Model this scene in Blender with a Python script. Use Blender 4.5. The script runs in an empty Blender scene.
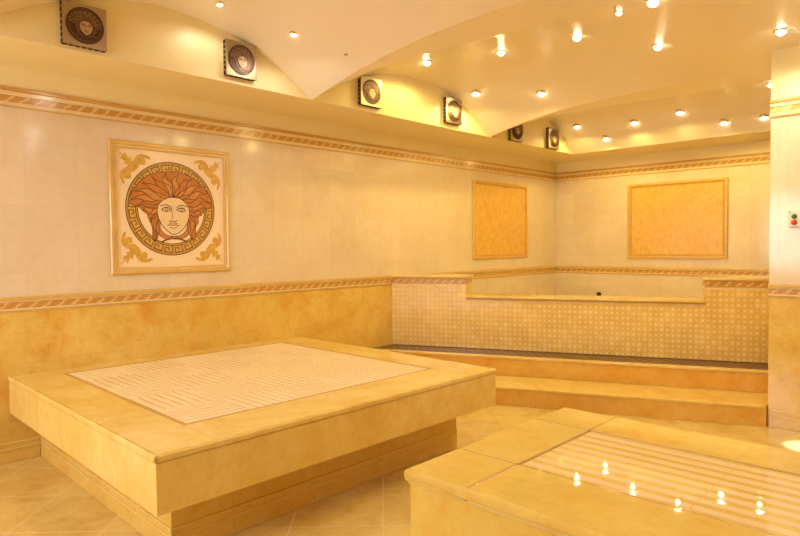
import bpy, bmesh, math, random
from mathutils import Vector, Matrix
random.seed(7)
S = bpy.context.scene
COL = S.collection
PI = math.pi

# ------------------------------------------------------------------ materials
def new_mat(name):
    m = bpy.data.materials.new(name); m.use_nodes = True
    nt = m.node_tree; b = nt.nodes['Principled BSDF']
    return m, nt, b
def N(nt, t, **kw):
    n = nt.nodes.new(t)
    for k, v in kw.items(): setattr(n, k, v)
    return n
def mth(nt, op, a, b=None, c=None):
    n = nt.nodes.new('ShaderNodeMath'); n.operation = op
    for i, v in enumerate((a, b, c)):
        if v is None: continue
        if isinstance(v, (int, float)): n.inputs[i].default_value = v
        else: nt.links.new(v, n.inputs[i])
    return n.outputs[0]
def mixc(nt, fac, a, b, bt='MIX'):
    n = nt.nodes.new('ShaderNodeMix'); n.data_type = 'RGBA'; n.blend_type = bt
    for s, v in ((0, fac), (6, a), (7, b)):
        if isinstance(v, (int, float)): n.inputs[s].default_value = v
        elif isinstance(v, tuple): n.inputs[s].default_value = (*v, 1)
        else: nt.links.new(v, n.inputs[s])
    return n.outputs[2]
def noise(nt, vec, scale, detail=4, rough=.55, dist=0.):
    n = N(nt, 'ShaderNodeTexNoise'); n.inputs['Scale'].default_value = scale
    n.inputs['Detail'].default_value = detail; n.inputs['Roughness'].default_value = rough
    n.inputs['Distortion'].default_value = dist
    nt.links.new(vec, n.inputs['Vector']); return n.outputs['Fac']
def ramp(nt, fac, p0, p1):
    n = N(nt, 'ShaderNodeMapRange'); n.inputs[1].default_value = p0; n.inputs[2].default_value = p1
    n.clamp = True; nt.links.new(fac, n.inputs[0]); return n.outputs[0]
def uv(nt): return N(nt, 'ShaderNodeUVMap').outputs[0]
def objc(nt): return N(nt, 'ShaderNodeTexCoord').outputs['Object']
def sep(nt, v):
    n = N(nt, 'ShaderNodeSeparateXYZ'); nt.links.new(v, n.inputs[0]); return n.outputs

def marble(name, c0, c1, vein, rough=.16, tile=None, joint=None, scale=2.2, jw=.006, amt=.25, rot=None, offs=.0, spec=.5, loc=(0, 0), blot=None):
    """polished marble: two tones in clouds, thin veins, optional tile joints on the metre UVs"""
    m, nt, b = new_mat(name)
    v = objc(nt)
    cl = ramp(nt, noise(nt, v, scale, 5, .6, .6), .3, .7)
    col = mixc(nt, cl, c0, c1)
    if blot:
        bl = ramp(nt, noise(nt, v, scale*1.3+.37, 6, .62, .3), .47, .72)
        col = mixc(nt, mth(nt, 'MULTIPLY', bl, blot[3]), col, blot[:3])
        b2 = ramp(nt, noise(nt, v, scale*5.3, 5, .68, .2), .50, .68)
        col = mixc(nt, mth(nt, 'MULTIPLY', b2, blot[3]*.62), col, blot[:3])
        fg = ramp(nt, noise(nt, v, scale*9, 5, .7), .3, .7)
        col = mixc(nt, .10, col, fg, 'SOFT_LIGHT')
    ve = noise(nt, v, scale*2.6, 6, .65, 1.2)
    ve = mth(nt, 'ABSOLUTE', mth(nt, 'SUBTRACT', ve, .5))
    ve = ramp(nt, ve, .035, 0.)
    col = mixc(nt, mth(nt, 'MULTIPLY', ve, amt*.4), col, vein)
    sp = ramp(nt, noise(nt, v, scale*16, 3, .7), .56, .78)
    col = mixc(nt, mth(nt, 'MULTIPLY', sp, amt*.6), col, vein)
    if tile:
        br = N(nt, 'ShaderNodeTexBrick'); br.offset = offs; br.squash = 1
        br.inputs['Scale'].default_value = 1; br.inputs['Mortar Size'].default_value = jw
        br.inputs['Mortar Smooth'].default_value = .1; br.inputs['Bias'].default_value = 0
        br.inputs['Brick Width'].default_value = tile[0]; br.inputs['Row Height'].default_value = tile[1]
        br.inputs['Color1'].default_value = (.0, .0, .0, 1); br.inputs['Color2'].default_value = (1, 1, 1, 1)
        br.inputs['Mortar'].default_value = (.5, .5, .5, 1)
        mp = N(nt, 'ShaderNodeMapping'); nt.links.new(uv(nt), mp.inputs[0])
        mp.inputs['Location'].default_value = (loc[0], loc[1], 0)
        if rot: mp.inputs['Rotation'].default_value = (0, 0, rot)
        nt.links.new(mp.outputs[0], br.inputs['Vector'])
        tone = mth(nt, 'MULTIPLY_ADD', br.outputs['Color'], .07, .95)
        col = mixc(nt, 1., col, tone, 'MULTIPLY')
        col = mixc(nt, br.outputs['Fac'], col, joint)
    nt.links.new(col, b.inputs['Base Color'])
    b.inputs['Roughness'].default_value = rough
    b.inputs['Specular IOR Level'].default_value = spec
    return m

def plain(name, c, rough=.4, metal=0., var=.0, scale=20, spec=.5):
    m, nt, b = new_mat(name)
    v = objc(nt)
    n = ramp(nt, noise(nt, v, scale, 4, .6), .3, .7)
    d = tuple(max(0, x*(1-var)) for x in c)
    nt.links.new(mixc(nt, n, d, c), b.inputs['Base Color'])
    b.inputs['Roughness'].default_value = rough; b.inputs['Metallic'].default_value = metal
    b.inputs['Specular IOR Level'].default_value = spec
    return m

M = {}
M['wall_hi'] = marble('cream_wall_marble', (.71, .59, .45), (.78, .665, .525), (.62, .48, .31), .12, (.33, .45), (.68, .565, .405), 1.6, .003, .2, loc=(.05, .10), blot=(.70, .54, .32, .6))
M['wall_lo'] = marble('honey_wall_marble', (.66, .435, .09), (.78, .58, .175), (.52, .30, .06), .14, (.50, .95), (.68, .44, .115), 2.1, .003, .28, loc=(.1, .3), blot=(.64, .305, .035, .8))
M['plaster'] = plain('cream_plaster', (.87, .75, .42), .42, 0, .05, 3)
M['ceil'] = plain('satin_ceiling_paint', (.88, .79, .65), .33, 0, .03, 2)
M['floor'] = marble('gold_floor_marble', (.68, .51, .15), (.78, .64, .26), (.52, .31, .09), .09, (.465, .465), (.80, .62, .34), 1.8, .0035, .2, rot=PI/4, loc=(.226, -.019), blot=(.60, .34, .08, .7))
M['slab'] = marble('honey_slab_marble', (.745, .53, .14), (.845, .67, .28), (.55, .36, .09), .07, None, None, 2.2, 0, .2, blot=(.69, .44, .09, .7))
M['base'] = marble('amber_base_marble', (.72, .49, .12), (.81, .61, .20), (.56, .31, .06), .14, (.5, 2.), (.64, .40, .11), 2.0, .003, .25, blot=(.69, .39, .055, .7))
M['step'] = marble('amber_step_marble', (.74, .44, .085), (.84, .56, .15), (.54, .26, .06), .12, (.62, 2.), (.74, .43, .085), 1.8, .003, .25, blot=(.76, .34, .03, .8))
M['rib'] = marble('pale_ribbed_stone', (.88, .75, .52), (.90, .79, .59), (.76, .59, .36), .08, None, None, 4, 0, .12)
M['groove'] = marble('ochre_field_stone', (.72, .52, .24), (.77, .57, .29), (.64, .44, .18), .10, None, None, 4, 0, .15)
M['slab2'] = marble('mirror_polished_marble', (.72, .52, .12), (.80, .62, .20), (.56, .34, .09), .028, None, None, 2.4, 0, .2, blot=(.70, .41, .08, .7))
M['rib2'] = marble('polished_pale_rib', (.81, .62, .35), (.85, .68, .42), (.72, .55, .3), .025, None, None, 4, 0, .12)
M['slab3'] = marble('honed_honey_marble', (.70, .49, .085), (.79, .61, .17), (.56, .34, .07), .38, None, None, 2.6, 0, .3, blot=(.72, .40, .05, .8), spec=.3)
M['joint'] = plain('tan_joint', (.57, .38, .14), .2, 0, .1)
M['mould'] = plain('gold_moulding_stone', (.72, .47, .14), .15, 0, .14, 9)
M['mould_d'] = plain('amber_moulding_stone', (.62, .35, .08), .18, 0, .14, 9)
M['mould_l'] = plain('ivory_moulding_stone', (.80, .63, .35), .15, 0, .06, 9)
M['ivory'] = marble('ivory_panel_marble', (.84, .66, .46), (.87, .71, .52), (.76, .57, .37), .14, None, None, 2.5, 0, .15)
M['key_gold'] = plain('ochre_inlay', (.70, .43, .10), .22, 0, .16, 30)
M['hair_in'] = plain('terracotta_inlay', (.66, .28, .07), .22, 0, .25, 18)
M['hair_in2'] = plain('rust_inlay', (.58, .22, .05), .22, 0, .25, 18)
M['skin_in'] = plain('buff_inlay', (.82, .62, .38), .2, 0, .05, 20)
M['line_in'] = plain('dark_brown_inlay', (.13, .035, .008), .3, 0, .1)
M['leaf_in'] = plain('gold_leaf_inlay', (.74, .44, .08), .22, 0, .3, 40)
M['champagne'] = plain('champagne_metal', (.42, .32, .20), .34, 1., .08, 60)
M['bronze_d'] = plain('dark_bronze', (.10, .05, .028), .32, .6, .2, 60)
M['bronze_l'] = plain('light_bronze', (.56, .38, .22), .5, .7, .1, 60)
M['bronze_m'] = plain('mid_bronze', (.30, .18, .09), .48, .6, .2, 60)
M['slot'] = plain('slot_black', (.02, .012, .008), .6)
M['ring'] = plain('brass_ring', (.78, .58, .30), .2, 1., .05)
M['white_pl'] = plain('white_plastic', (.80, .76, .70), .35, 0, .03)
M['green'] = plain('green_button', (.02, .16, .03), .3, 0, .1)
M['red'] = plain('red_button', (.62, .05, .03), .3, 0, .1)
M['grey'] = plain('grey_plastic', (.36, .30, .25), .4, 0, .1)
M['black'] = plain('black_rubber', (.02, .012, .01), .4)
M['nozzle'] = plain('polished_brass', (.85, .62, .33), .18, 1.)

def mk_bulb():
    m, nt, b = new_mat('glowing_bulb')
    b.inputs['Base Color'].default_value = (1, .9, .7, 1)
    b.inputs['Emission Color'].default_value = (1, .86, .58, 1)
    b.inputs['Emission Strength'].default_value = 16
    m.cycles.emission_sampling = 'NONE'
    return m
M['bulb'] = mk_bulb()

def mk_border():
    m, nt, b = new_mat('scroll_border')
    u = uv(nt); s = sep(nt, u)
    x = mth(nt, 'DIVIDE', s[0], .088)
    vv = mth(nt, 'DIVIDE', s[1], .042)
    nz = noise(nt, u, 40, 2, .5)
    ph = mth(nt, 'FRACT', mth(nt, 'ADD', mth(nt, 'ADD', x, mth(nt, 'MULTIPLY', vv, -.55)), mth(nt, 'MULTIPLY', nz, .6)))
    pale = ramp(nt, mth(nt, 'ABSOLUTE', mth(nt, 'SUBTRACT', ph, .5)), .20, .02)
    curl = mth(nt, 'SINE', mth(nt, 'MULTIPLY', mth(nt, 'ADD', x, vv), 12.5))
    curl = ramp(nt, curl, .55, .95)
    col = mixc(nt, pale, (.53, .27, .06), (.77, .54, .23))
    col = mixc(nt, mth(nt, 'MULTIPLY', curl, .35), col, (.70, .46, .18))
    nt.links.new(col, b.inputs['Base Color']); b.inputs['Roughness'].default_value = .16
    return m
M['border'] = mk_border()

def mk_mosaic():
    """basket-weave mosaic: small pale squares between honey bricks laid alternately"""
    m, nt, b = new_mat('basketweave_mosaic')
    u = uv(nt); s = sep(nt, u); P = .0485
    gx = mth(nt, 'DIVIDE', s[0], P); gy = mth(nt, 'DIVIDE', s[1], P)
    fx = mth(nt, 'FRACT', gx); fy = mth(nt, 'FRACT', gy)
    ax = mth(nt, 'ABSOLUTE', mth(nt, 'SUBTRACT', fx, .5)); ay = mth(nt, 'ABSOLUTE', mth(nt, 'SUBTRACT', fy, .5))
    sq = mth(nt, 'MAXIMUM', ax, ay)
    dot = ramp(nt, sq, .23, .17)
    par = mth(nt, 'FRACT', mth(nt, 'MULTIPLY', mth(nt, 'ADD', mth(nt, 'FLOOR', gx), mth(nt, 'FLOOR', gy)), .5))
    par = mth(nt, 'GREATER_THAN', par, .25)
    jx = ramp(nt, ax, .47, .5); jy = ramp(nt, ay, .47, .5)
    jn = mth(nt, 'ADD', mth(nt, 'MULTIPLY', par, jx), mth(nt, 'MULTIPLY', mth(nt, 'SUBTRACT', 1., par), jy))
    wn = N(nt, 'ShaderNodeTexWhiteNoise'); wn.noise_dimensions = '2D'
    cb = N(nt, 'ShaderNodeCombineXYZ')
    nt.links.new(mth(nt, 'FLOOR', gx), cb.inputs[0]); nt.links.new(mth(nt, 'FLOOR', gy), cb.inputs[1])
    nt.links.new(cb.outputs[0], wn.inputs['Vector'])
    rnd = wn.outputs['Value']
    br = mixc(nt, rnd, (.74, .49, .12), (.82, .59, .20))
    br = mixc(nt, mth(nt, 'MULTIPLY', ramp(nt, noise(nt, u, 5, 3), .45, .65), .4), br, (.62, .38, .10))
    col = mixc(nt, jn, br, (.60, .39, .13))
    dc = mixc(nt, rnd, (.78, .60, .34), (.86, .72, .48))
    col = mixc(nt, dot, col, dc)
    nt.links.new(col, b.inputs['Base Color']); b.inputs['Roughness'].default_value = .22
    return m
M['mosaic'] = mk_mosaic()

def mk_grate():
    m, nt, b = new_mat('dark_brown_grating')
    u = uv(nt); s = sep(nt, u)
    fx = mth(nt, 'FRACT', mth(nt, 'DIVIDE', s[0], .055)); fy = mth(nt, 'FRACT', mth(nt, 'ADD', mth(nt, 'DIVIDE', s[1], .11), mth(nt, 'MULTIPLY', mth(nt, 'FLOOR', mth(nt, 'DIVIDE', s[0], .055)), .5)))
    d = mth(nt, 'MAXIMUM', mth(nt, 'ABSOLUTE', mth(nt, 'SUBTRACT', fx, .5)), mth(nt, 'ABSOLUTE', mth(nt, 'SUBTRACT', fy, .5)))
    k = ramp(nt, d, .30, .22)
    col = mixc(nt, k, (.17, .075, .028), (.022, .007, .004))
    nt.links.new(col, b.inputs['Base Color']); b.inputs['Roughness'].default_value = .3
    return m
M['grate'] = mk_grate()

def mk_onyx():
    m, nt, b = new_mat('gold_tessera_panel')
    u = uv(nt)
    vo = N(nt, 'ShaderNodeTexVoronoi'); vo.inputs['Scale'].default_value = 42
    mp = N(nt, 'ShaderNodeMapping'); mp.inputs['Rotation'].default_value = (0, 0, .78); mp.inputs['Scale'].default_value = (1, .55, 1)
    nt.links.new(u, mp.inputs[0]); nt.links.new(mp.outputs[0], vo.inputs['Vector'])
    sv = sep(nt, vo.outputs['Color'])
    col = mixc(nt, sv[0], (.68, .39, .075), (.77, .48, .13))
    col = mixc(nt, mth(nt, 'MULTIPLY', ramp(nt, noise(nt, u, 9, 4), .55, .75), .35), col, (.54, .28, .04))
    nt.links.new(col, b.inputs['Base Color']); b.inputs['Roughness'].default_value = .2
    return m
M['onyx'] = mk_onyx()
def mk_water():
    m, nt, b = new_mat('pool_water')
    b.inputs['Base Color'].default_value = (.72, .62, .40, 1); b.inputs['Transmission Weight'].default_value = 0
    b.inputs['IOR'].default_value = 1.33; b.inputs['Roughness'].default_value = .03
    bp = N(nt, 'ShaderNodeBump'); bp.inputs['Strength'].default_value = .1
    nt.links.new(noise(nt, objc(nt), 6), bp.inputs['Height']); nt.links.new(bp.outputs[0], b.inputs['Normal'])
    return m
M['water'] = mk_water()
def mk_fill_pane():  # glowing pane for the added fill-light window
    m, nt, b = new_mat('fill_light_pane')
    b.inputs['Base Color'].default_value = (.8, .8, .8, 1)
    b.inputs['Emission Color'].default_value = (1, .95, .88, 1); b.inputs['Emission Strength'].default_value = 1.5
    m.cycles.emission_sampling = 'NONE'
    return m
M['fill_pane'] = mk_fill_pane()

# ------------------------------------------------------------------ mesh building
class MB:
    def __init__(self):
        self.bm = bmesh.new(); self.mats = []
    def mi(self, k):
        if k not in self.mats: self.mats.append(k)
        return self.mats.index(k)
    def face(self, pts, k, smooth=False):
        vs = [self.bm.verts.new(p) for p in pts]
        f = self.bm.faces.new(vs); f.material_index = self.mi(k); f.smooth = smooth; return f
    def box(self, x0, x1, y0, y1, z0, z1, k):
        i = self.mi(k)
        v = [self.bm.verts.new((x, y, z)) for x in (x0, x1) for y in (y0, y1) for z in (z0, z1)]
        for q in ((0, 1, 3, 2), (4, 6, 7, 5), (0, 4, 5, 1), (2, 3, 7, 6), (0, 2, 6, 4), (1, 5, 7, 3)):
            f = self.bm.faces.new([v[j] for j in q]); f.material_index = i
    def prism(self, pts, a0, a1, axis, keys, smooth=False, caps=True):
        """closed 2D outline swept along an axis: 'y' pts=(x,z), 'x' pts=(y,z), 'z' pts=(x,y)"""
        def P(p, a):
            return {'y': (p[0], a, p[1]), 'x': (a, p[0], p[1]), 'z': (p[0], p[1], a)}[axis]
        A = [self.bm.verts.new(P(p, a0)) for p in pts]; B = [self.bm.verts.new(P(p, a1)) for p in pts]
        n = len(pts)
        for i in range(n):
            j = (i+1) % n
            f = self.bm.faces.new((A[i], A[j], B[j], B[i])); f.smooth = smooth
            f.material_index = self.mi(keys if isinstance(keys, str) else keys[i])
        if caps:
            ck = keys if isinstance(keys, str) else keys[0]
            for q in (A, B[::-1]):
                f = self.bm.faces.new(q); f.material_index = self.mi(ck)
    def lathe(self, prof, k, seg=24, loc=(0, 0, 0), smooth=True):
        """prof=(radius,z) about z"""
        rows = []
        for r, z in prof:
            if r < 1e-6: rows.append([self.bm.verts.new((loc[0], loc[1], loc[2]+z))])
            else: rows.append([self.bm.verts.new((loc[0]+r*math.cos(2*PI*i/seg), loc[1]+r*math.sin(2*PI*i/seg), loc[2]+z)) for i in range(seg)])
        for a, b in zip(rows, rows[1:]):
            for i in range(seg):
                j = (i+1) % seg
                q = [a[i % len(a)], a[j % len(a)], b[j % len(b)], b[i % len(b)]]
                q2 = []
                for v in q:
                    if v not in q2: q2.append(v)
                if len(q2) > 2:
                    f = self.bm.faces.new(q2); f.material_index = self.mi(k); f.smooth = smooth
    def flat(self, pts, x0, x1, k):
        """an inlay: 2D outline (y,z) with thickness from x0 to x1, front at x1"""
        if sum(p[0]*q[1]-q[0]*p[1] for p, q in zip(pts, pts[1:]+pts[:1])) < 0: pts = pts[::-1]
        A = [self.bm.verts.new((x0, *p)) for p in pts]; B = [self.bm.verts.new((x1, *p)) for p in pts]
        i = self.mi(k); n = len(pts)
        for a in range(n):
            b = (a+1) % n
            f = self.bm.faces.new((A[a], A[b], B[b], B[a])); f.material_index = i
        f = self.bm.faces.new(B); f.material_index = i
    def tape(self, L, R, x0, x1, k):
        """a tapering inlaid band between two edge lines"""
        i = self.mi(k)
        a = [self.bm.verts.new((x1, *p)) for p in L]; b = [self.bm.verts.new((x1, *p)) for p in R]
        c = [self.bm.verts.new((x0, *p)) for p in L]; d = [self.bm.verts.new((x0, *p)) for p in R]
        for j in range(len(L)-1):
            for P, Q in ((a, b), (c, a), (b, d)):
                f = self.bm.faces.new((P[j], Q[j], Q[j+1], P[j+1])); f.material_index = i
    def ribbon(self, pts, w, x0, x1, k, closed=False):
        n = len(pts); L = []; R = []
        for i, p in enumerate(pts):
            a = pts[(i-1) % n] if (closed or i > 0) else p
            b = pts[(i+1) % n] if (closed or i < n-1) else p
            d1 = (p[0]-a[0], p[1]-a[1]); d2 = (b[0]-p[0], b[1]-p[1])
            l1 = math.hypot(*d1) or 1e9; l2 = math.hypot(*d2) or 1e9
            t = (d1[0]/l1+d2[0]/l2, d1[1]/l1+d2[1]/l2); lt = math.hypot(*t) or 1
            t = (t[0]/lt, t[1]/lt); nn = (-t[1], t[0])
            c = 1.
            if l1 < 1e8 and l2 < 1e8:
                c = max(.5, abs(nn[0]*(-d1[1]/l1)+nn[1]*(d1[0]/l1)))
            h = w/2/c
            L.append((p[0]+nn[0]*h, p[1]+nn[1]*h)); R.append((p[0]-nn[0]*h, p[1]-nn[1]*h))
        i = self.mi(k)
        vl = [[self.bm.verts.new((x, *q)) for q in Q] for Q in (L, R) for x in (x0, x1)]
        m = n if closed else n-1
        for a in range(m):
            b = (a+1) % n
            for P, Q in ((vl[1], vl[3]), (vl[0], vl[1]), (vl[3], vl[2])):
                f = self.bm.faces.new((P[a], Q[a], Q[b], P[b])); f.material_index = i
    def build(self, name, parent=None, loc=(0, 0, 0), rot=(0, 0, 0), bevel=0, seg=2, recalc=True):
        bm = self.bm
        if recalc: bmesh.ops.recalc_face_normals(bm, faces=bm.faces)
        lay = bm.loops.layers.uv.new('UVMap')
        for f in bm.faces:
            nx, ny, nz = (abs(c) for c in f.normal)
            for l in f.loops:
                c = l.vert.co
                if nz >= nx and nz >= ny: l[lay].uv = (c.x, c.y)
                elif nx >= ny: l[lay].uv = (c.y, c.z)
                else: l[lay].uv = (c.x, c.z)
        me = bpy.data.meshes.new(name); bm.to_mesh(me); bm.free()
        for k in self.mats: me.materials.append(M[k])
        o = bpy.data.objects.new(name, me); COL.objects.link(o)
        o.location = loc; o.rotation_euler = rot
        if parent: o.parent = parent
        if bevel:
            md = o.modifiers.new('soft_edge', 'BEVEL'); md.width = bevel; md.segments = seg
            md.limit_method = 'ANGLE'; md.angle_limit = .6
        return o
def structure(o): o['kind'] = 'structure'; return o
def thing(name, label, cat, loc=(0, 0, 0), rz=0, group=None):
    o = bpy.data.objects.new(name, None); COL.objects.link(o); o.empty_display_size = .1
    o.location = loc; o.rotation_euler = (0, 0, rz); o['label'] = label; o['category'] = cat
    if group: o['group'] = group
    return o
def box_obj(name, b, k, parent=None, bevel=0, seg=2, loc=(0, 0, 0), rot=(0, 0, 0)):
    m = MB(); m.box(*b, k); return m.build(name, parent, loc, rot, bevel, seg)
def copy_tree(src, loc, label, group=None, rz=None):
    r = src.copy(); COL.objects.link(r); r.location = loc; r['label'] = label
    if rz is not None: r.rotation_euler = (0, 0, rz)
    for ch in src.children:
        c = ch.copy(); COL.objects.link(c); c.parent = r
        for g in ch.children:
            d = g.copy(); COL.objects.link(d); d.parent = c
    return r
def spline(P, n=8, closed=False):
    out = []; m = len(P)
    for i in range(m if closed else m-1):
        g = lambda j: P[j % m] if closed else P[max(0, min(m-1, j))]
        p0, p1, p2, p3 = g(i-1), g(i), g(i+1), g(i+2)
        for s in range(n):
            t = s/n
            out.append(tuple(.5*((2*p1[c])+(-p0[c]+p2[c])*t+(2*p0[c]-5*p1[c]+4*p2[c]-p3[c])*t*t+(-p0[c]+3*p1[c]-3*p2[c]+p3[c])*t**3) for c in range(2)))
    if not closed: out.append(tuple(P[-1]))
    return out

# ------------------------------------------------------------------ dimensions (metres; x from the left wall, y to the back wall)
YB = 8.28; YF = -2.2; XR = 6.5
ZL = 1.095; ZU = 2.47; ZS = 2.636; XS = .55; YS = 7.74
PX, PY, PYB = 3.465, 5.32, 6.45

# floor
structure(box_obj('floor', (-.2, XR+.2, YF-.2, YB+.2, -.12, 0), 'floor'))
# left wall: honey dado, cream field, plaster soffit and lunette wall above it
m = MB()
for ya, yb, dado in ((YF-.2, 4.86, 'wall_lo'), (4.86, YB+.2, 'wall_hi')):
    m.prism([(-.2, 0), (0, 0), (0, 1.05), (0, 2.43), (0, 2.612), (XS, ZS), (XS, 3.6), (-.2, 3.6)], ya, yb, 'y',
            ['plaster', dado, 'wall_hi', 'plaster', 'plaster', 'plaster', 'plaster', 'plaster'])
structure(m.build('wall_left'))
m = MB()
m.prism([(YB+.2, 0), (YB, 0), (YB, 1.05), (YB, 2.43), (YB, 2.612), (YS, ZS), (YS, 3.0), (YB+.2, 3.0)], 0, XR, 'x',
        ['plaster', 'wall_hi', 'wall_hi', 'plaster', 'plaster', 'plaster', 'plaster', 'plaster'])
structure(m.build('wall_back'))
# pier and return wall on the right
m = MB()
for z0, z1, k in ((0, 1.05, 'wall_lo'), (1.05, 2.43, 'wall_hi'), (2.43, 3.1, 'plaster')):
    m.box(PX, XR, PY, PYB, z0, z1, k)
structure(m.build('wall_right'))
structure(box_obj('wall_side', (XR, XR+.2, YF-.2, YB+.2, 0, 3.6), 'wall_hi'))
# wall behind the viewer, with an opening for the added fill-light window
WX0, WX1, WZ0, WZ1 = .4, 2.6, .9, 2.3
m = MB()
for b in ((-.2, WX0, 0, 3.6), (WX1, XR+.2, 0, 3.6), (WX0, WX1, 0, WZ0), (WX0, WX1, WZ1, 3.6)):
    m.box(b[0], b[1], YF-.2, YF, b[2], b[3], 'wall_hi')
structure(m.build('wall_front'))
m = MB()
for b in ((WX0, WX0+.06, WZ0, WZ1), (WX1-.06, WX1, WZ0, WZ1), (WX0, WX1, WZ0, WZ0+.06), (WX0, WX1, WZ1-.06, WZ1), (1.47, 1.53, WZ0, WZ1)):
    m.box(b[0], b[1], YF-.1, YF-.02, b[2], b[3], 'white_pl')
m.box(WX0, WX1, YF-.07, YF-.06, WZ0, WZ1, 'fill_pane')
structure(m.build('added_window_1'))  # unseen window, added to bring cool fill light from behind the viewer

# vaulted ceiling
AR = [-1.61, .83, 3.27, 5.82, YS]
RR = [.245, .245, .245, .2, 0.]; EE = [2, 2, 2, 2.6, 2]
def ss(a, b, x):
    t = min(1, max(0, (x-a)/(b-a))); return t*t*(3-2*t)
def aw(x): return .42*ss(.55, 2.5, x)
def TT(k, x):
    v = max(0, (2.4-x)/1.85); return ZS+RR[k]*(1-min(1, v)**EE[k])-(.08*ss(2.8, 3.5, x) if k == 2 else 0)
def bay(k, x, s):
    u = 2*s-1
    return TT(k, x)*(1-s)+TT(k+1, x)*s+(.42-(.22 if k == 3 else .405)*ss(.6, 3.55, x))*(1-u*u)
def cz(x, y):
    for k in range(4):
        a, b, w0 = AR[k], AR[k+1], aw(x)
        if a <= y < a+w0: return TT(k, x)
        if a+w0 <= y <= b: return bay(k, x, (y-a-w0)/(b-a-w0))
    return ZS
xs = [XS+(4.0-XS)*i/60 for i in range(61)]+[4.5, 5.2, 5.9, XR+.05]
m = MB()
def strip(rows):
    V = [[m.bm.verts.new(p) for p in r] for r in rows]
    for a, b in zip(V, V[1:]):
        for i in range(len(a)-1):
            try:
                f = m.bm.faces.new((a[i], a[i+1], b[i+1], b[i])); f.smooth = True; f.material_index = m.mi('ceil')
            except ValueError: pass
strip([[(x, YF-.1, TT(0, x)) for x in xs], [(x, AR[0], TT(0, x)) for x in xs]])
for k in range(4):
    strip([[(x, AR[k], TT(k, x)) for x in xs], [(x, AR[k]+max(.0005, aw(x)), TT(k, x)) for x in xs]])
    NR = 28
    strip([[(x, AR[k]+aw(x)+(AR[k+1]-AR[k]-aw(x))*j/NR, bay(k, x, j/NR)) for x in xs] for j in range(NR+1)])
co = m.build('ceiling', recalc=False)
structure(co)
sd = co.modifiers.new('shell', 'SOLIDIFY'); sd.thickness = .05; sd.offset = 0
co.modifiers.remove(sd)

# ------------------------------------------------------------------ wall borders and skirtings (trim)
def rail_profile(kind):
    """(offset from wall, z0, z1, material) courses of the two stone borders"""
    if kind == 'low':
        return [(.020, 1.070, 1.095, 'mould'), (.012, 1.058, 1.070, 'mould_l'), (.006, 1.016, 1.058, 'border'), (.012, 1.004, 1.016, 'mould_l'), (.005, .990, 1.004, 'mould')]
    return [(.022, 2.448, 2.470, 'mould_d'), (.012, 2.418, 2.448, 'mould_l'), (.006, 2.376, 2.418, 'border'), (.010, 2.352, 2.376, 'mould_l'), (.014, 2.344, 2.352, 'mould')]
def base_profile():
    return [(.012, 0, .085, 'base'), (.020, .085, .097, 'slab'), (.014, .097, .124, 'base'), (.020, .124, .134, 'slab')]
def course_x(m, prof, wy, x0, x1):      # on a wall facing -y
    for d, z0, z1, k in prof: m.box(x0, x1, wy-d, wy+.01, z0, z1, k)
def course_y(m, prof, wx, y0, y1):      # on a wall facing +x
    for d, z0, z1, k in prof: m.box(wx-.01, wx+d, y0, y1, z0, z1, k)
n_ = 0
def trim(fn, *a):
    global n_
    n_ += 1; m = MB(); fn(m, *a); return structure(m.build('trim_%d' % n_, bevel=.002))
trim(course_y, rail_profile('low'), 0, YF, YB-.021)
trim(course_y, rail_profile('up'), 0, YF, YB-.023)
trim(course_x, rail_profile('low'), YB, 0, PX+.6)
trim(course_x, rail_profile('up'), YB, 0, PX+.6)
trim(course_x, rail_profile('low'), PY, PX-.004, XR)
trim(course_x, rail_profile('up'), PY, PX-.004, XR)
m = MB(); course_y(m, base_profile(), 0, YF, 1.312); structure(m.build('baseboard_left', bevel=.002))
m = MB(); course_x(m, base_profile(), PY, PX+.012, XR); structure(m.build('baseboard_right', bevel=.002))

# ------------------------------------------------------------------ the two warm stone platforms
def plinth_course(m, b, prof):
    for d, z0, z1, k in prof: m.box(b[0]-d, b[1]+d, b[2]-d, b[3]+d, z0, z1, k)
X1, Y0, Y1, ZT, ZB = 2.275, 1.134, 3.500, .572, .326
p1 = thing('stone_platform', 'large square honey marble platform with a woven ribbed top, set against the left wall', 'platform', (0, Y0, 0))
LY = Y1-Y0
box_obj('base', (.001, 2.005, .185, LY-.111, 0, ZB), 'base', p1)
m = MB(); 
for d, z0, z1, k in base_profile(): m.box(.001, 2.005+d*.4, .185-d*.4, LY-.111+d*.4, z0, z1, k)
m.build('baseboard', p1, bevel=.002)
FX0, FX1, FY0, FY1 = .16, 1.945, 1.40-Y0+.02, 3.165-Y0+.052
box_obj('slab', (.001, X1-.006, .006, LY-.006, ZB, ZT-.032), 'slab', p1, .003)
m = MB()    # rim of the top in eight pieces round the sunk field
g = .0025
for i, (a, b) in enumerate(((.001, FX0), (FX0, FX1), (FX1, X1))):
    for j, (c, d) in enumerate(((0, FY0), (FY0, FY1), (FY1, LY))):
        if i == 1 and j == 1: continue
        m.box(a+(g if i else 0), b-(g if i < 2 else .021), c+(g if j else .021), d-(g if j < 2 else .021), ZT-.030, ZT, 'slab')
m.build('top_rim', p1, bevel=.001, seg=1)
m = MB()
for b in ((X1-.0205, X1, 0, LY), (.001, X1, 0, .0205), (.001, X1, LY-.0205, LY)): m.box(*b, ZT-.030, ZT+.0002, 'slab')
m.build('nosing', p1, bevel=.009, seg=3)
m = MB(); m.box(.004, X1-.009, .009, LY-.009, ZT-.034, ZT-.0285, 'joint')
for q in (FX0, FX1): m.box(q-.0024, q+.0024, .012, LY-.012, ZT-.0285, ZT-.0008, 'joint')
for q in (FY0, FY1): m.box(.004, X1-.012, q-.0024, q+.0024, ZT-.0285, ZT-.0008, 'joint')
m.build('tan_joint', p1)
m = MB()
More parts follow.
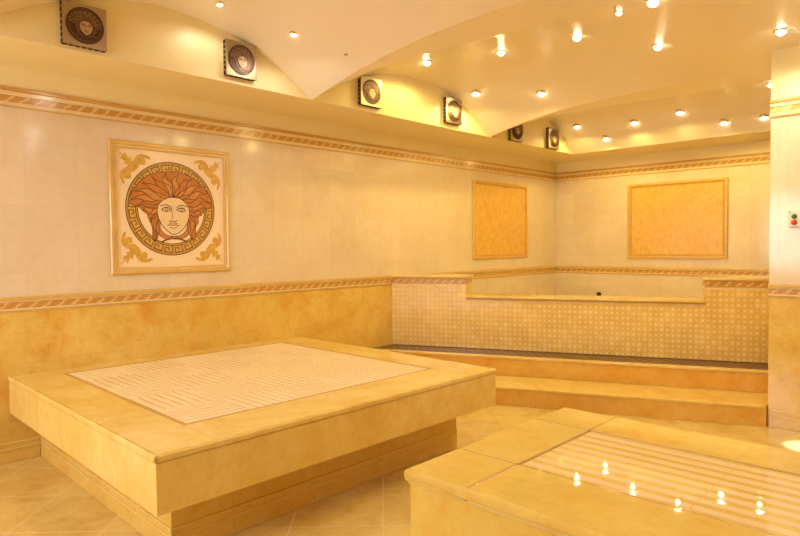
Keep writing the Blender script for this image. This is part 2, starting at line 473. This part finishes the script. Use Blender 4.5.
m.box(FX0, FX1, FY0, FY1, ZT-.029, ZT-.004, 'groove')
m.build('field_bed', p1)
m = MB()
for b in ((FX0, FX1, FY0, FY0+.024), (FX0, FX1, FY1-.024, FY1), (FX0, FX0+.024, FY0+.024, FY1-.024), (FX1-.024, FX1, FY0+.024, FY1-.024)): m.box(b[0]+.001, b[1]-.001, *b[2:], ZT-.028, ZT-.002, 'joint')
m.build('field_border', p1)
m = MB()
e = .028; NB = 5; sx = (FX1-FX0-2*e)/NB; sy = (FY1-FY0-2*e)/NB; NR = 7
for i in range(NB):
    for j in range(NB):
        x0 = FX0+e+sx*i; y0 = FY0+e+sy*j
        ydir = (i+j) % 2 == 0
        for r in range(NR):
            if ydir: m.box(x0+sx*(r+.17)/NR, x0+sx*(r+.83)/NR, y0+.002, y0+sy-.002, ZT-.005, ZT-.0015, 'rib')
            else: m.box(x0+.002, x0+sx-.002, y0+sy*(r+.17)/NR, y0+sy*(r+.83)/NR, ZT-.005, ZT-.0015, 'rib')
m.build('ribbed_field', p1, bevel=.0015, seg=1)

for ch in p1.children:
    for v in ch.data.vertices: v.co.y -= .0235*v.co.x

H2 = .60; W2, D2 = 2.6, 1.140
p2 = thing('stone_platform', 'low polished marble platform with straight pale ribs, in the right foreground', 'platform', (3.162, 1.604, 0))
box_obj('base', (.007, W2, .007, D2-.007, 0, H2-.045), 'slab3', p2, .003)
m = MB(); m.box(.001, W2, .001, D2-.001, H2-.054, H2-.046, 'slab3'); m.build('neck_moulding', p2, bevel=.004)
g = .006
A0, A1, B0, B1 = .266, W2, .308, .872
m = MB()
for i, (a, b) in enumerate(((0, A0), (A0, W2))):
    for j, (c, d) in enumerate(((0, B0), (B0, B1), (B1, D2))):
        if i == 1 and j == 1: continue
        if i == 1:
            for q in range(1):
                s0 = a; s1 = b
                m.box(s0+(g if q == 0 else .0008), s1-.0008, c+(g if j else 0), d-(g if j < 2 else 0), H2-.045, H2, 'slab2')
        else: m.box(a, b-g, c+(g if j else 0), d-(g if j < 2 else 0), H2-.045, H2, 'slab2')
m.build('top_rim', p2, bevel=.001, seg=1)
m = MB(); m.prism([(.003, H2-.0003), (-.004, H2-.003), (-.008, H2-.010), (-.010, H2-.020), (-.008, H2-.030), (-.004, H2-.037), (0, H2-.040), (.012, H2-.040), (.012, H2-.0003)], -.0, W2, 'x', 'slab2', True)
m.prism([(.003, H2-.0003), (-.004, H2-.003), (-.008, H2-.010), (-.010, H2-.020), (-.008, H2-.030), (-.004, H2-.037), (0, H2-.040), (.012, H2-.040), (.012, H2-.0003)], -.006, D2, 'y', 'slab2', True)
m.build('bullnose', p2)
m = MB(); m.box(A0-.0058, A0+.0058, .004, D2-.004, H2-.044, H2-.0008, 'joint')
for q in (B0, B1): m.box(.004, W2, q-.0058, q+.0058, H2-.044, H2-.0008, 'joint')
m.build('tan_joint', p2)
m = MB(); m.box(A0, A1, B0, B1, H2-.04, H2-.004, 'slab2'); m.build('field_bed', p2)
m = MB(); NR = 8; e = .014
for r in range(NR):
    s = (B1-B0-2*e)/NR
    for q in range(4):
        x0 = A0+e+(A1-A0-e)*q/4; x1 = A0+e+(A1-A0-e)*(q+1)/4
        m.box(x0, x1-.0015, B0+e+s*(r+.22), B0+e+s*(r+.74), H2-.006, H2-.0025, 'rib2')
m.build('ribbed_field', p2, bevel=.0015, seg=1)

# ------------------------------------------------------------------ pool front with piers, and the steps before it
BY, BA = 4.76, .395
BL = 3.75                                # along the front, left wall to pier
bath = thing('bathing_pool', 'raised bathing pool behind a basket-weave mosaic front with a lowered middle', 'pool', (0, BY, 0), BA)
Z1, Z2, ZC, ZLW, TH = .165, .347, 1.098, .893, .24
ca, sa = math.cos(BA), math.sin(BA)
tn = math.tan(BA)
PA, PB = .825, 3.05
def slant(m, x0, x1, y0, y1, z0, z1, k, left=False, right=False):
    """box in the pool front's own frame whose ends follow the left wall / the pier side"""
    q = [(x0+(tn*y0 if left else 0), y0), (x1+(tn*y0 if right else 0), y0), (x1+(tn*y1 if right else 0), y1), (x0+(tn*y1 if left else 0), y1)]
    m.prism(q, z0, z1, 'z', k)
m = MB()
slant(m, .001, PA, 0, TH, Z2, ZC-.105, 'mosaic', left=True)
slant(m, PA, PB, 0, TH, Z2, ZLW-.05, 'mosaic')
slant(m, PB, BL, 0, TH, Z2, ZC-.105, 'mosaic', right=True)
m.build('mosaic_front', bath)
def pier_top(x0, x1, left, right):
    m = MB()
    for d, z0, z1, k in ((.0, ZC-.105, ZC-.092, 'mould_l'), (-.002, ZC-.092, ZC-.082, 'mould'), (.004, ZC-.082, ZC-.038, 'border')):
        slant(m, x0-(0 if left else d), x1+(0 if right else d), -d, TH+d, z0, z1, k, left, right)
    m.build('border_strip', bath, bevel=.0015)
    m = MB()
    for d, z0, z1, k in ((.008, ZC-.038, ZC-.026, 'mould'), (.022, ZC-.026, ZC, 'slab')):
        slant(m, x0-(0 if left else d), x1+(0 if right else d), -d, TH+d, z0, z1, k, left, right)
    m.build('pier_cap', bath, bevel=.005, seg=3)
pier_top(.002, PA, True, False)
pier_top(PB, BL-.002, False, True)
for q in (PA+.001, PB-.006): box_obj('pier_cheek', (q, q+.005, .012, TH-.012, ZLW, ZC-.105), 'slab', bath)
m = MB()
for d, z0, z1, k in ((.004, ZLW-.05, ZLW-.038, 'mould_l'), (.010, ZLW-.038, ZLW-.026, 'mould_d'), (.026, ZLW-.026, ZLW, 'slab')):
    m.box(PA+.002, PB-.002, -d, TH+d, z0, z1, k)
m.build('wall_cap', bath, bevel=.005, seg=3)
# water, well below the cap (world-aligned outline converted to the pool's frame)
def to_bath(x, y):
    dx, dy = x, y-BY
    return (dx*ca+dy*sa, -dx*sa+dy*ca)
m = MB()
q = [to_bath(*t) for t in ((.004, BY+.28), (3.46, BY+.27+3.46*tn), (3.46, YB-.01), (.004, YB-.01))]
m.prism(q, .40, .60, 'z', 'water'); m.build('water', bath)

# steps
O1, O2 = .862, .395
def wedge(m, o0, o1, z0, z1, k, xr=PX-.004, ext=0):
    """slab between two lines parallel to the pool front, cut by the left wall and the pier side, in world coordinates relative to (0,BY)"""
    def yy(x, o): return x*tn-o/ca
    m.prism([(.002, yy(.002, o0)), (xr, yy(xr, o0)), (xr, yy(xr, o1)), (.002, yy(.002, o1))], z0, z1, 'z', k)
up = thing('stone_step', 'upper marble step with a dark grating strip along the foot of the mosaic pool front', 'step', (0, BY, 0))
m = MB(); wedge(m, O2-.012, .003, 0, Z2-.022, 'step'); m.build('riser', up)
m = MB(); wedge(m, O2, O2-.07, Z2-.022, Z2, 'slab'); m.build('nosing', up, bevel=.004)
m = MB(); wedge(m, O2-.073, .003, Z2-.022, Z2-.004, 'grate'); gr = m.build('drain_grating', up)
gr['label'] = 'dark brown perforated grating'
low = thing('stone_step', 'lower broad marble step ending at the foot of the right-hand pier', 'step', (0, BY, 0))
m = MB(); wedge(m, O1-.012, O2-.010, 0, Z1-.022, 'step', PX-.002); m.build('riser', low)
m = MB(); wedge(m, O1, O2-.008, Z1-.022, Z1, 'slab', PX-.002); m.build('tread', low, bevel=.005)

# pool nozzles on the walls just above the water
def nozzle(loc, rot, label, k):
    o = thing('pool_nozzle', label, 'nozzle', loc, 0, 'nozzles above the pool rim'); 
    m = MB(); m.lathe([(.0, .0), (.034, 0), (.034, .008), (.024, .02), (.018, .022)], k, 20)
    m.build('flange', o, rot=rot)
    m = MB(); m.lathe([(.018, .0), (.018, .026), (.012, .03), (0, .03)], 'black' if k == 'black' else k, 16); m.build('outlet', o, rot=rot)
    return o
nozzle((.672, YB-.001, .70), (PI/2, 0, 0), 'small dark nozzle on the back wall above the lowered pool rim', 'black')
nozzle((1.354, YB-.001, .715), (PI/2, 0, 0), 'small pale nozzle on the back wall above the pool rim', 'mould_l')
nozzle((.001, 7.729, .725), (0, PI/2, 0), 'small pale nozzle on the left wall near the pool corner', 'mould_l')

# ------------------------------------------------------------------ framed inlays on the walls
def frame_mesh(y0, y1, z0, z1, w, prof):
    """mitred frame on a wall facing +x; prof = [(distance in from the outer edge 0..1, x)]"""
    m = MB()
    for (d0, h0, k), (d1, h1, _) in zip(prof, prof[1:]):
        a, b = d0*w, d1*w
        O = [(y0+a, z0+a), (y1-a, z0+a), (y1-a, z1-a), (y0+a, z1-a)]; I = [(y0+b, z0+b), (y1-b, z0+b), (y1-b, z1-b), (y0+b, z1-b)]
        for i in range(4):
            j = (i+1) % 4
            m.face([(h0, *O[i]), (h0, *O[j]), (h1, *I[j]), (h1, *I[i])], k)
    return m
FR = [(0, 0, 'mould'), (0, .016, 'mould'), (.12, .022, 'mould'), (.45, .022, 'mould'), (.6, .012, 'mould_l'), (.78, .012, 'mould'), (.86, .02, 'mould'), (1, .018, 'mould'), (1, 0, 'mould')]
FD = [(0, 0, 'mould'), (0, .016, 'mould'), (.15, .024, 'mould'), (.5, .024, 'mould_d'), (.75, .012, 'mould_d'), (1, .010, 'mould_d'), (1, 0, 'mould')]

# the round head inlay: drawn in unit-disc coordinates (u right, v up)
FACE = [(.03, .25), (.16, .235), (.27, .17), (.36, .06), (.39, -.06), (.37, -.2), (.31, -.34), (.2, -.46), (.09, -.535), (.03, -.55), (-.03, -.535), (-.13, -.46), (-.24, -.34), (-.31, -.2), (-.335, -.06), (-.31, .06), (-.23, .16), (-.1, .23)]
MASS = [(.03, .80), (.24, .78), (.46, .70), (.66, .58), (.82, .40), (.94, .20), (.88, .06), (.78, .02), (.72, -.06), (.62, -.14), (.57, -.26), (.53, -.42), (.51, -.62), (.43, -.66), (.38, -.48), (.28, -.2), (-.24, -.2), (-.34, -.48), (-.37, -.67), (-.44, -.62), (-.44, -.42), (-.48, -.28), (-.54, -.14), (-.64, -.06), (-.72, .02), (-.86, .06), (-.94, .16), (-.84, .34), (-.70, .54), (-.50, .68), (-.24, .77)]
LOCKS = [
 ([(-.02, .26), (-.10, .42), (-.28, .52), (-.44, .66)], .12), ([(.0, .26), (-.03, .46), (-.16, .62), (-.12, .76)], .11),
 ([(.05, .27), (.10, .44), (.06, .62), (.16, .75)], .12), ([(.08, .27), (.22, .42), (.30, .58), (.46, .66)], .12),
 ([(.13, .26), (.32, .34), (.48, .48), (.66, .52)], .12), ([(.19, .23), (.42, .24), (.60, .36), (.80, .36)], .12),
 ([(.25, .18), (.50, .14), (.68, .22), (.90, .16)], .12), ([(.30, .11), (.48, .02), (.66, .08), (.80, .04)], .11),
 ([(.37, .04), (.48, -.08), (.62, -.06), (.68, -.12)], .10), ([(.39, -.02), (.50, -.18), (.56, -.28), (.50, -.38)], .10),
 ([(.39, -.12), (.45, -.32), (.40, -.50), (.46, -.66)], .10), ([(.37, -.24), (.36, -.46), (.20, -.60), (-.04, -.63), (-.26, -.71)], .065),
 
 ([(-.08, .25), (-.28, .36), (-.46, .46), (-.64, .52)], .12), ([(-.14, .22), (-.38, .26), (-.58, .36), (-.78, .34)], .12),
 ([(-.20, .18), (-.46, .16), (-.66, .22), (-.88, .16)], .12), ([(-.25, .12), (-.44, .06), (-.60, .10), (-.76, .04)], .11),
 ([(-.30, .06), (-.42, -.06), (-.56, -.02), (-.64, -.06)], .10), ([(-.33, .0), (-.42, -.14), (-.50, -.18), (-.48, -.30)], .10),
 ([(-.34, -.12), (-.40, -.30), (-.34, -.50), (-.38, -.68)], .10), ([(-.31, -.26), (-.31, -.46), (-.16, -.60), (.06, -.62), (.32, -.70)], .065),
  
 
]
def circ(r, n, cx=0, cy=0): return [(cx+r*math.cos(2*PI*i/n), cy+r*math.sin(2*PI*i/n)) for i in range(n)]
def lock_outline(P, w):
    c = spline(P, 6); n = len(c); L = []; R = []
    for i, p in enumerate(c):
        a = c[max(0, i-1)]; b = c[min(n-1, i+1)]; t = (b[0]-a[0], b[1]-a[1]); l = math.hypot(*t) or 1
        s = i/(n-1); h = w/2*(.35+1.25*math.sin(PI*min(1, s*1.15+.08))**.8)*(1 if s < .98 else .3)
        h = max(.004, h*(1-.35*s))
        L.append((p[0]-t[1]/l*h, p[1]+t[0]/l*h)); R.append((p[0]+t[1]/l*h, p[1]-t[0]/l*h))
    return L, R
def head_parts(parent, cy, cz_, R, x0, mats, dx=.002, nkey=24, lw=.018, fine=True):
    """disc, key-pattern ring, hair and face, each a mesh of its own"""
    T = lambda pts: [(cy+u*R, cz_+v*R) for u, v in pts]
    gd, ht1, ht2, sk, ln, bg = mats
    m = MB()
    m.flat(T(circ(1.0, 72)), x0, x0+dx, gd)
    m.flat(T(circ(.745, 64)), x0, x0+dx*1.6, bg)
    m.build('disc', parent)
    m = MB()
    for r_, w_ in ((.99, lw*1.1), (.752, lw), (.955, lw*.4)):
        m.ribbon(T(circ(r_, 96)), R*w_, x0+dx*.5, x0+dx*2.4, ln, True)
    for i in range(nkey):
        a0 = 2*PI*i/nkey; da = 2*PI/nkey
        for hook in ([(.06, .10), (.06, .86), (.80, .86), (.80, .36), (.42, .36), (.42, .60)], [(.06, .10), (.62, .10), (1.06, .10)]):
            pts = []
            for q, (s, t) in enumerate(hook):
                th = -(a0+s*da); rr = .775+t*.185
                pts.append((rr*math.cos(th), rr*math.sin(th)))
            m.ribbon(T(pts), R*lw*.95, x0+dx*.5, x0+dx*2.2, ln)
    m.build('key_ring', parent)
    m = MB()
    m.flat(T(spline(MASS, 3, True)), x0, x0+dx*2.6, ht2)
    if fine: m.ribbon(T(spline(MASS, 3, True)), R*lw*.8, x0, x0+dx*3.2, ln, True)
    for i, (P, w) in enumerate(LOCKS):
        lo, ro = lock_outline(P, w)
        h = x0+dx*(3.0+.13*(i % 7))
        m.tape(T(lo), T(ro), x0, h, ht1 if i % 3 else ht2)
        m.ribbon(T(lo+ro[::-1]), R*lw*.8, x0, h+dx*.35, ln, True)
    m.build('hair', parent)
    m = MB()
    xf = x0+dx*4.2
    m.flat(T(spline(FACE, 4, True)), x0, xf, sk)
    m.ribbon(T(spline(FACE, 4, True)), R*lw*.8, x0, xf+dx*.4, ln, True)
    def line(P, w=.014): m.ribbon(T(spline(P, 6)), R*w, xf-dx*.3, xf+dx*.5, ln)
    for c in (-.135, .205):
        line([(c-.11, -.02), (c-.03, .025), (c+.05, .02), (c+.10, -.03)], .02)
        line([(c-.11, -.02), (c-.03, -.055), (c+.05, -.05), (c+.10, -.03)])
        m.ribbon(T(circ(.032, 12, c+.005, -.012)), R*.014, xf-dx*.3, xf+dx*.5, ln, True)
        s = -1 if c < 0 else 1
        line([(c-s*.11, .035), (c, .085), (c+s*.13, .055)], .018)
    line([(-.02, .03), (-.005, -.12), (-.015, -.22)]); line([(-.075, -.245), (-.03, -.27), (.02, -.255), (.055, -.27), (.10, -.245)], .016)
    line([(-.115, -.355), (-.03, -.34), (.02, -.352), (.06, -.34), (.15, -.36)], .018)
    line([(-.08, -.315), (-.02, -.30), (.02, -.31), (.06, -.30), (.11, -.318)]); line([(-.06, -.395), (.02, -.41), (.10, -.395)])
    m.build('face', parent)

def acanthus(m, T, k, x0, x1):
    """corner ornament in a unit square with the leaf tip pointing to (-1, 1)"""
    def sc(P, w, tip=.5, dd=.0):
        c = spline(P, 7); n = len(c); L = []; R = []
        for i, p in enumerate(c):
            a = c[max(0, i-1)]; b = c[min(n-1, i+1)]; t = (b[0]-a[0], b[1]-a[1]); l = math.hypot(*t) or 1
            s = i/(n-1); h = w/2*(1-(1-tip)*s)
            L.append((p[0]-t[1]/l*h, p[1]+t[0]/l*h)); R.append((p[0]+t[1]/l*h, p[1]-t[0]/l*h))
        m.tape(T(L), T(R), x0, x1+dd, k)
    leaf = [(0, -.05), (-.16, .02), (-.42, .02), (-.34, .16), (-.62, .22), (-.50, .34), (-.82, .52), (-.66, .60), (-.92, .90), (-.60, .66), (-.52, .84), (-.34, .50), (-.22, .62), (-.16, .34), (-.02, .42), (-.02, .16), (.05, 0)]
    leaf = [(a*1.05, b*1.05) for a, b in leaf]
    m.flat(T(leaf), x0, x1, k)
    for mir in (False, True):
        F = (lambda P: [(-b, -a) for a, b in P]) if mir else (lambda P: P)
        sc(F([(-.02, .0), (.14, .20), (.10, .46), (.26, .62), (.50, .56), (.56, .36), (.42, .30)]), .28, .6, .0004+.0002*mir)
        sc(F([(.20, .58), (.44, .74), (.74, .72), (.96, .62)]), .32, .25, .0008+.0002*mir)
        m.flat(T(F(circ(.15, 14, .42, .38))), x0, x1+.0012, k)
        m.flat(T(F(circ(.12, 12, .12, .36))), x0, x1+.0016, k)

med = thing('inlay_panel', 'framed cream panel with a round inlay of a curly-haired woman, on left wall', 'wall panel', (0, 2.305, 1.214))
W = .985
m = frame_mesh(-W/2, W/2, 0, .995, .054, FR); m.build('frame', med)
m = MB(); m.box(.0005, .006, -W/2+.052, W/2-.052, .052, .943, 'ivory'); m.build('backing', med)
dsk = bpy.data.objects.new('medallion', None); COL.objects.link(dsk); dsk.parent = med
head_parts(dsk, -.012, .502, .366, .006, ('key_gold', 'hair_in', 'hair_in2', 'skin_in', 'line_in', 'ivory'), .0007)
for sx_, sz_ in ((-1, 1), (1, 1), (1, -1), (-1, -1)):
    m = MB(); cxo, czo = sx_*.302, .497+sz_*.302
    T = lambda pts, sx_=sx_, sz_=sz_, cxo=cxo, czo=czo: [(cxo-u*sx_*.128, czo+v*sz_*.128) for u, v in pts]
    acanthus(m, T, 'leaf_in', .006, .0075); m.build('corner_ornament', med)

pn = thing('tessera_panel', 'tall gold mosaic panel in an amber frame, on the left wall beyond the pool front', 'wall panel', (0, 6.205, 1.236))
m = frame_mesh(0, 1.25, 0, .99, .05, FD); m.build('frame', pn)
m = MB(); m.box(.0005, .008, .048, 1.202, .048, .942, 'onyx'); m.build('infill', pn)
pn = thing('tessera_panel', 'wide gold mosaic panel in an amber frame, on the back wall over the pool', 'wall panel', (1.09, YB, 1.212), -PI/2)
m = frame_mesh(0, 1.257, 0, 1.005, .06, FD); m.build('frame', pn)
m = MB(); m.box(.0005, .008, .058, 1.199, .058, .947, 'onyx'); m.build('infill', pn)

# ------------------------------------------------------------------ square bronze wall plaques in the lunettes
PW = .262
def plaque(y, z, label):
    o = thing('wall_plaque', label, 'wall plaque', (XS, y, z), 0, 'bronze plaques under the vaults')
    m = MB(); m.box(.0, .036, -PW/2+.004, PW/2-.004, .004, PW-.004, 'champagne')
    for i in range(7):
        t = .018+(PW-.036)*i/6
        m.box(.008, .030, -PW/2, -PW/2+.006, t-.011, t+.011, 'slot'); m.box(.008, .030, PW/2-.006, PW/2, t-.011, t+.011, 'slot')
        m.box(.008, .030, t-PW/2-.011, t-PW/2+.011, .0, .006, 'slot'); m.box(.008, .030, t-PW/2-.011, t-PW/2+.011, PW-.006, PW, 'slot')
    m.build('housing', o)
    box_obj('face_plate', (.036, .044, -PW/2, PW/2, 0, PW), 'champagne', o, .003)
    d = bpy.data.objects.new('medallion', None); COL.objects.link(d); d.parent = o
    head_parts(d, 0, PW/2, .110, .044, ('bronze_m', 'bronze_m', 'bronze_m', 'bronze_l', 'bronze_d', 'bronze_d'), .0022, 24, .036)
    return o
PLQ = [(1.466, 2.656, 'square bronze head plaque under the nearest vault, leftmost of the plaques'),
       (2.574, 2.679, 'square bronze head plaque tucked under the curve of the nearest vault, second from the left'),
       (3.920, 2.676, 'square bronze head plaque just right of the pointed spring of the nearest vault'),
       (5.118, 2.684, 'square bronze head plaque at the far right end of the middle lunette'),
       (6.312, 2.642, 'square bronze head plaque partly hidden by the far arch'),
       (7.172, 2.643, 'square bronze head plaque nearest the back wall, under the farthest vault')]
P0 = plaque(*PLQ[0])
for y, z, lb in PLQ[1:]: copy_tree(P0, (XS, y, z), lb)

# push-button station on the pier
bt = thing('push_button_box', 'white push-button box with a green and a red button, on the right-hand pier', 'switch', (3.645, PY, 1.515))
box_obj('housing', (-.052, .058, -.045, 0, 0, .125), 'white_pl', bt, .008, 3)
m = MB(); m.lathe([(.017, 0), (.017, .012), (.014, .016), (0, .017)], 'green', 20); gb = m.build('button', bt, (-.012, -.045, .080), (PI/2, 0, 0)); gb['label'] = 'round green button'
m = MB(); m.lathe([(.019, 0), (.019, .014), (.015, .018), (0, .019)], 'red', 20); rb = m.build('button', bt, (-.012, -.045, .037), (PI/2, 0, 0)); rb['label'] = 'round red button'
for x_ in (-.040, .046):
    m = MB(); m.lathe([(0, 0), (.005, 0), (.005, .003), (0, .004)], 'grey', 8); m.build('screw', bt, (x_, -.045, .112), (PI/2, 0, 0))

# ceiling sensor near the foot of the first vault
sn = thing('ceiling_sensor', 'small grey round sensor on the pink-lit vault near its point', 'sensor', (1.14, 3.13, cz(1.14, 3.13)))
m = MB(); m.lathe([(.0, .02), (.016, .02), (.016, -.003), (.012, -.007), (0, -.008)], 'grey', 20); m.build('cover', sn)
m = MB(); m.lathe([(.021, .03), (.021, -.001), (.016, -.002)], 'plaster', 20); m.build('base_ring', sn)

# ------------------------------------------------------------------ downlights
def lamp_kind(r):
    o = thing('ceiling_spotlight', '', 'ceiling light', (0, 0, 0), 0, 'spotlights set in the vaults')
    m = MB(); m.lathe([(r*1.02, .03), (r*1.45, .03), (r*1.45, -.004), (r*1.25, -.009), (r*1.02, -.004), (r*1.02, .03)], 'ring', 24); m.build('trim_ring', o)
    m = MB(); m.lathe([(0, .02), (r, .02), (r, -r*.35), (r*.86, -r*.75), (r*.5, -r*1.05), (0, -r*1.15)], 'bulb', 20); m.build('bulb', o)
    return o
KW = {'big': lamp_kind(.031), 'small': lamp_kind(.018)}
first = {'big': True, 'small': True}
WARM = (1., .80, .28); DEEP = (1., .76, .22); MILD = (1., .95, .82)
LAMPS = [
 (0.789, 2.286, 'small', 'small spotlight near the top edge of the picture, in the nearest vault', 2.5, MILD),
 (0.927, 2.802, 'small', 'small spotlight in the nearest vault, between the second plaque and the vault point', 5, MILD),
 (0.867, 4.374, 'big', 'spotlight in the middle vault nearest the left wall, right of the third plaque', 11, WARM),
 (1.465, 4.700, 'big', 'spotlight high in the middle vault just beyond the near arch', 16, WARM),
 (2.328, 4.467, 'big', 'streaked spotlight just behind the near arch, at the centre of the middle vault', 16, WARM),
 (2.926, 3.883, 'small', 'spotlight close beneath the near arch, left of the brightest one at the top edge', 14, WARM),
 (3.215, 3.699, 'big', 'bright spotlight cut by the top edge of the picture', 16, WARM),
 (0.788, 5.236, 'big', 'spotlight above and right of the fourth plaque, low in the middle vault', 16, WARM),
 (1.373, 5.540, 'big', 'bright spotlight low in the middle vault, close to the far arch', 16, WARM),
 (2.792, 4.880, 'big', 'largest bright spotlight in the middle vault, over the back panel', 16, WARM),
 (3.630, 4.831, 'big', 'spotlight directly above the right-hand pier', 6, WARM),
 (0.823, 7.343, 'big', 'leftmost spotlight in the farthest vault, beside the last plaque', 9.5, DEEP),
 (1.097, 7.589, 'big', 'lowest spotlight in the farthest vault, second from the left', 9.5, DEEP),
 (1.528, 7.430, 'big', 'third spotlight from the left in the farthest vault', 9.5, DEEP),
 (2.089, 7.366, 'big', 'highest of the middle spotlights in the farthest vault, over the back panel', 9.5, DEEP),
 (2.495, 7.569, 'big', 'spotlight in the farthest vault over the right end of the back panel', 9.5, DEEP),
 (2.895, 7.555, 'big', 'spotlight in the farthest vault beside the pier, below the arch', 9.5, DEEP),
 (3.102, 6.919, 'big', 'spotlight touching the pier edge at the far arch', 9.5, DEEP)]
OFF = [(3.80, 4.95), (2.3, 2.1), (3.4, 2.3), (4.6, 2.6), (4.7, 4.6), (2.4, -.3), (4.2, .4), (5.4, 1.4)]  # unseen spotlights, added to light the room with a whiter light
LB = 'added unseen spotlight in the vault overhead, above the top edge of the picture'
for x, y in OFF: LAMPS.append((x, y, 'big', LB, 9.5, (1., .96, .90)))
def light(name, x, y, z, e, c, ang=165, r=.016):
    l = bpy.data.lights.new(name, 'SPOT'); l.energy = e; l.color = c; l.spot_size = math.radians(ang); l.spot_blend = .5; l.shadow_soft_size = r
    o = bpy.data.objects.new(name, l); COL.objects.link(o); o.location = (x, y, z); return o
GAIN = .93
for x, y, kd, lb, e, c in LAMPS:
    z = cz(x, y)
    if first[kd]:
        o = KW[kd]; o.location = (x, y, z); o['label'] = lb; first[kd] = False
    else: o = copy_tree(KW[kd], (x, y, z), lb)
    light('spotlight_beam', x, y, z-.10, e*GAIN, c, 176)

nb = light('added_patch_beam', 3.80, 4.95, cz(3.80, 4.95)-.1, 700, (.94, .97, 1), 7); nb.data.spot_blend = .5  # unseen beam added to make the white patch on the floor
# cool fill light set at the added window behind the viewer
a = bpy.data.lights.new('added_window_fill', 'AREA'); a.shape = 'RECTANGLE'; a.size = WX1-WX0-.12; a.size_y = WZ1-WZ0-.12
a.energy = 55; a.color = (1, .95, .92)
ao = bpy.data.objects.new('added_window_fill', a); COL.objects.link(ao); ao.location = ((WX0+WX1)/2, YF-.015, (WZ0+WZ1)/2); ao.rotation_euler = (PI/2, 0, 0)

# ------------------------------------------------------------------ world, camera, view
wd = bpy.data.worlds.new('World'); S.world = wd; wd.use_nodes = True
wd.node_tree.nodes['Background'].inputs[0].default_value = (1, .8, .55, 1); wd.node_tree.nodes['Background'].inputs[1].default_value = .02
cam = bpy.data.cameras.new('Camera'); cam.sensor_width = 36; cam.lens = 617.04*36/800
cam.clip_start = .05
c = bpy.data.objects.new('Camera', cam); COL.objects.link(c)
yaw, pit, rol = .7616, -.0342, -.0098
F = Vector((-math.sin(yaw)*math.cos(pit), math.cos(yaw)*math.cos(pit), math.sin(pit)))
R0 = Vector((math.cos(yaw), math.sin(yaw), 0)); U0 = R0.cross(F)
R = math.cos(rol)*R0+math.sin(rol)*U0; U = -math.sin(rol)*R0+math.cos(rol)*U0
c.matrix_world = Matrix(((R.x, U.x, -F.x, 4.6659), (R.y, U.y, -F.y, 0), (R.z, U.z, -F.z, 1.4), (0, 0, 0, 1)))
S.camera = c
S.view_settings.view_transform = 'Standard'; S.view_settings.look = 'None'; S.view_settings.gamma = 1; S.view_settings.use_curve_mapping = False
S.view_settings.exposure = .42
S.cycles.use_denoising = True
S.cycles.sample_clamp_indirect = 6
S.cycles.max_bounces = 10; S.cycles.diffuse_bounces = 6
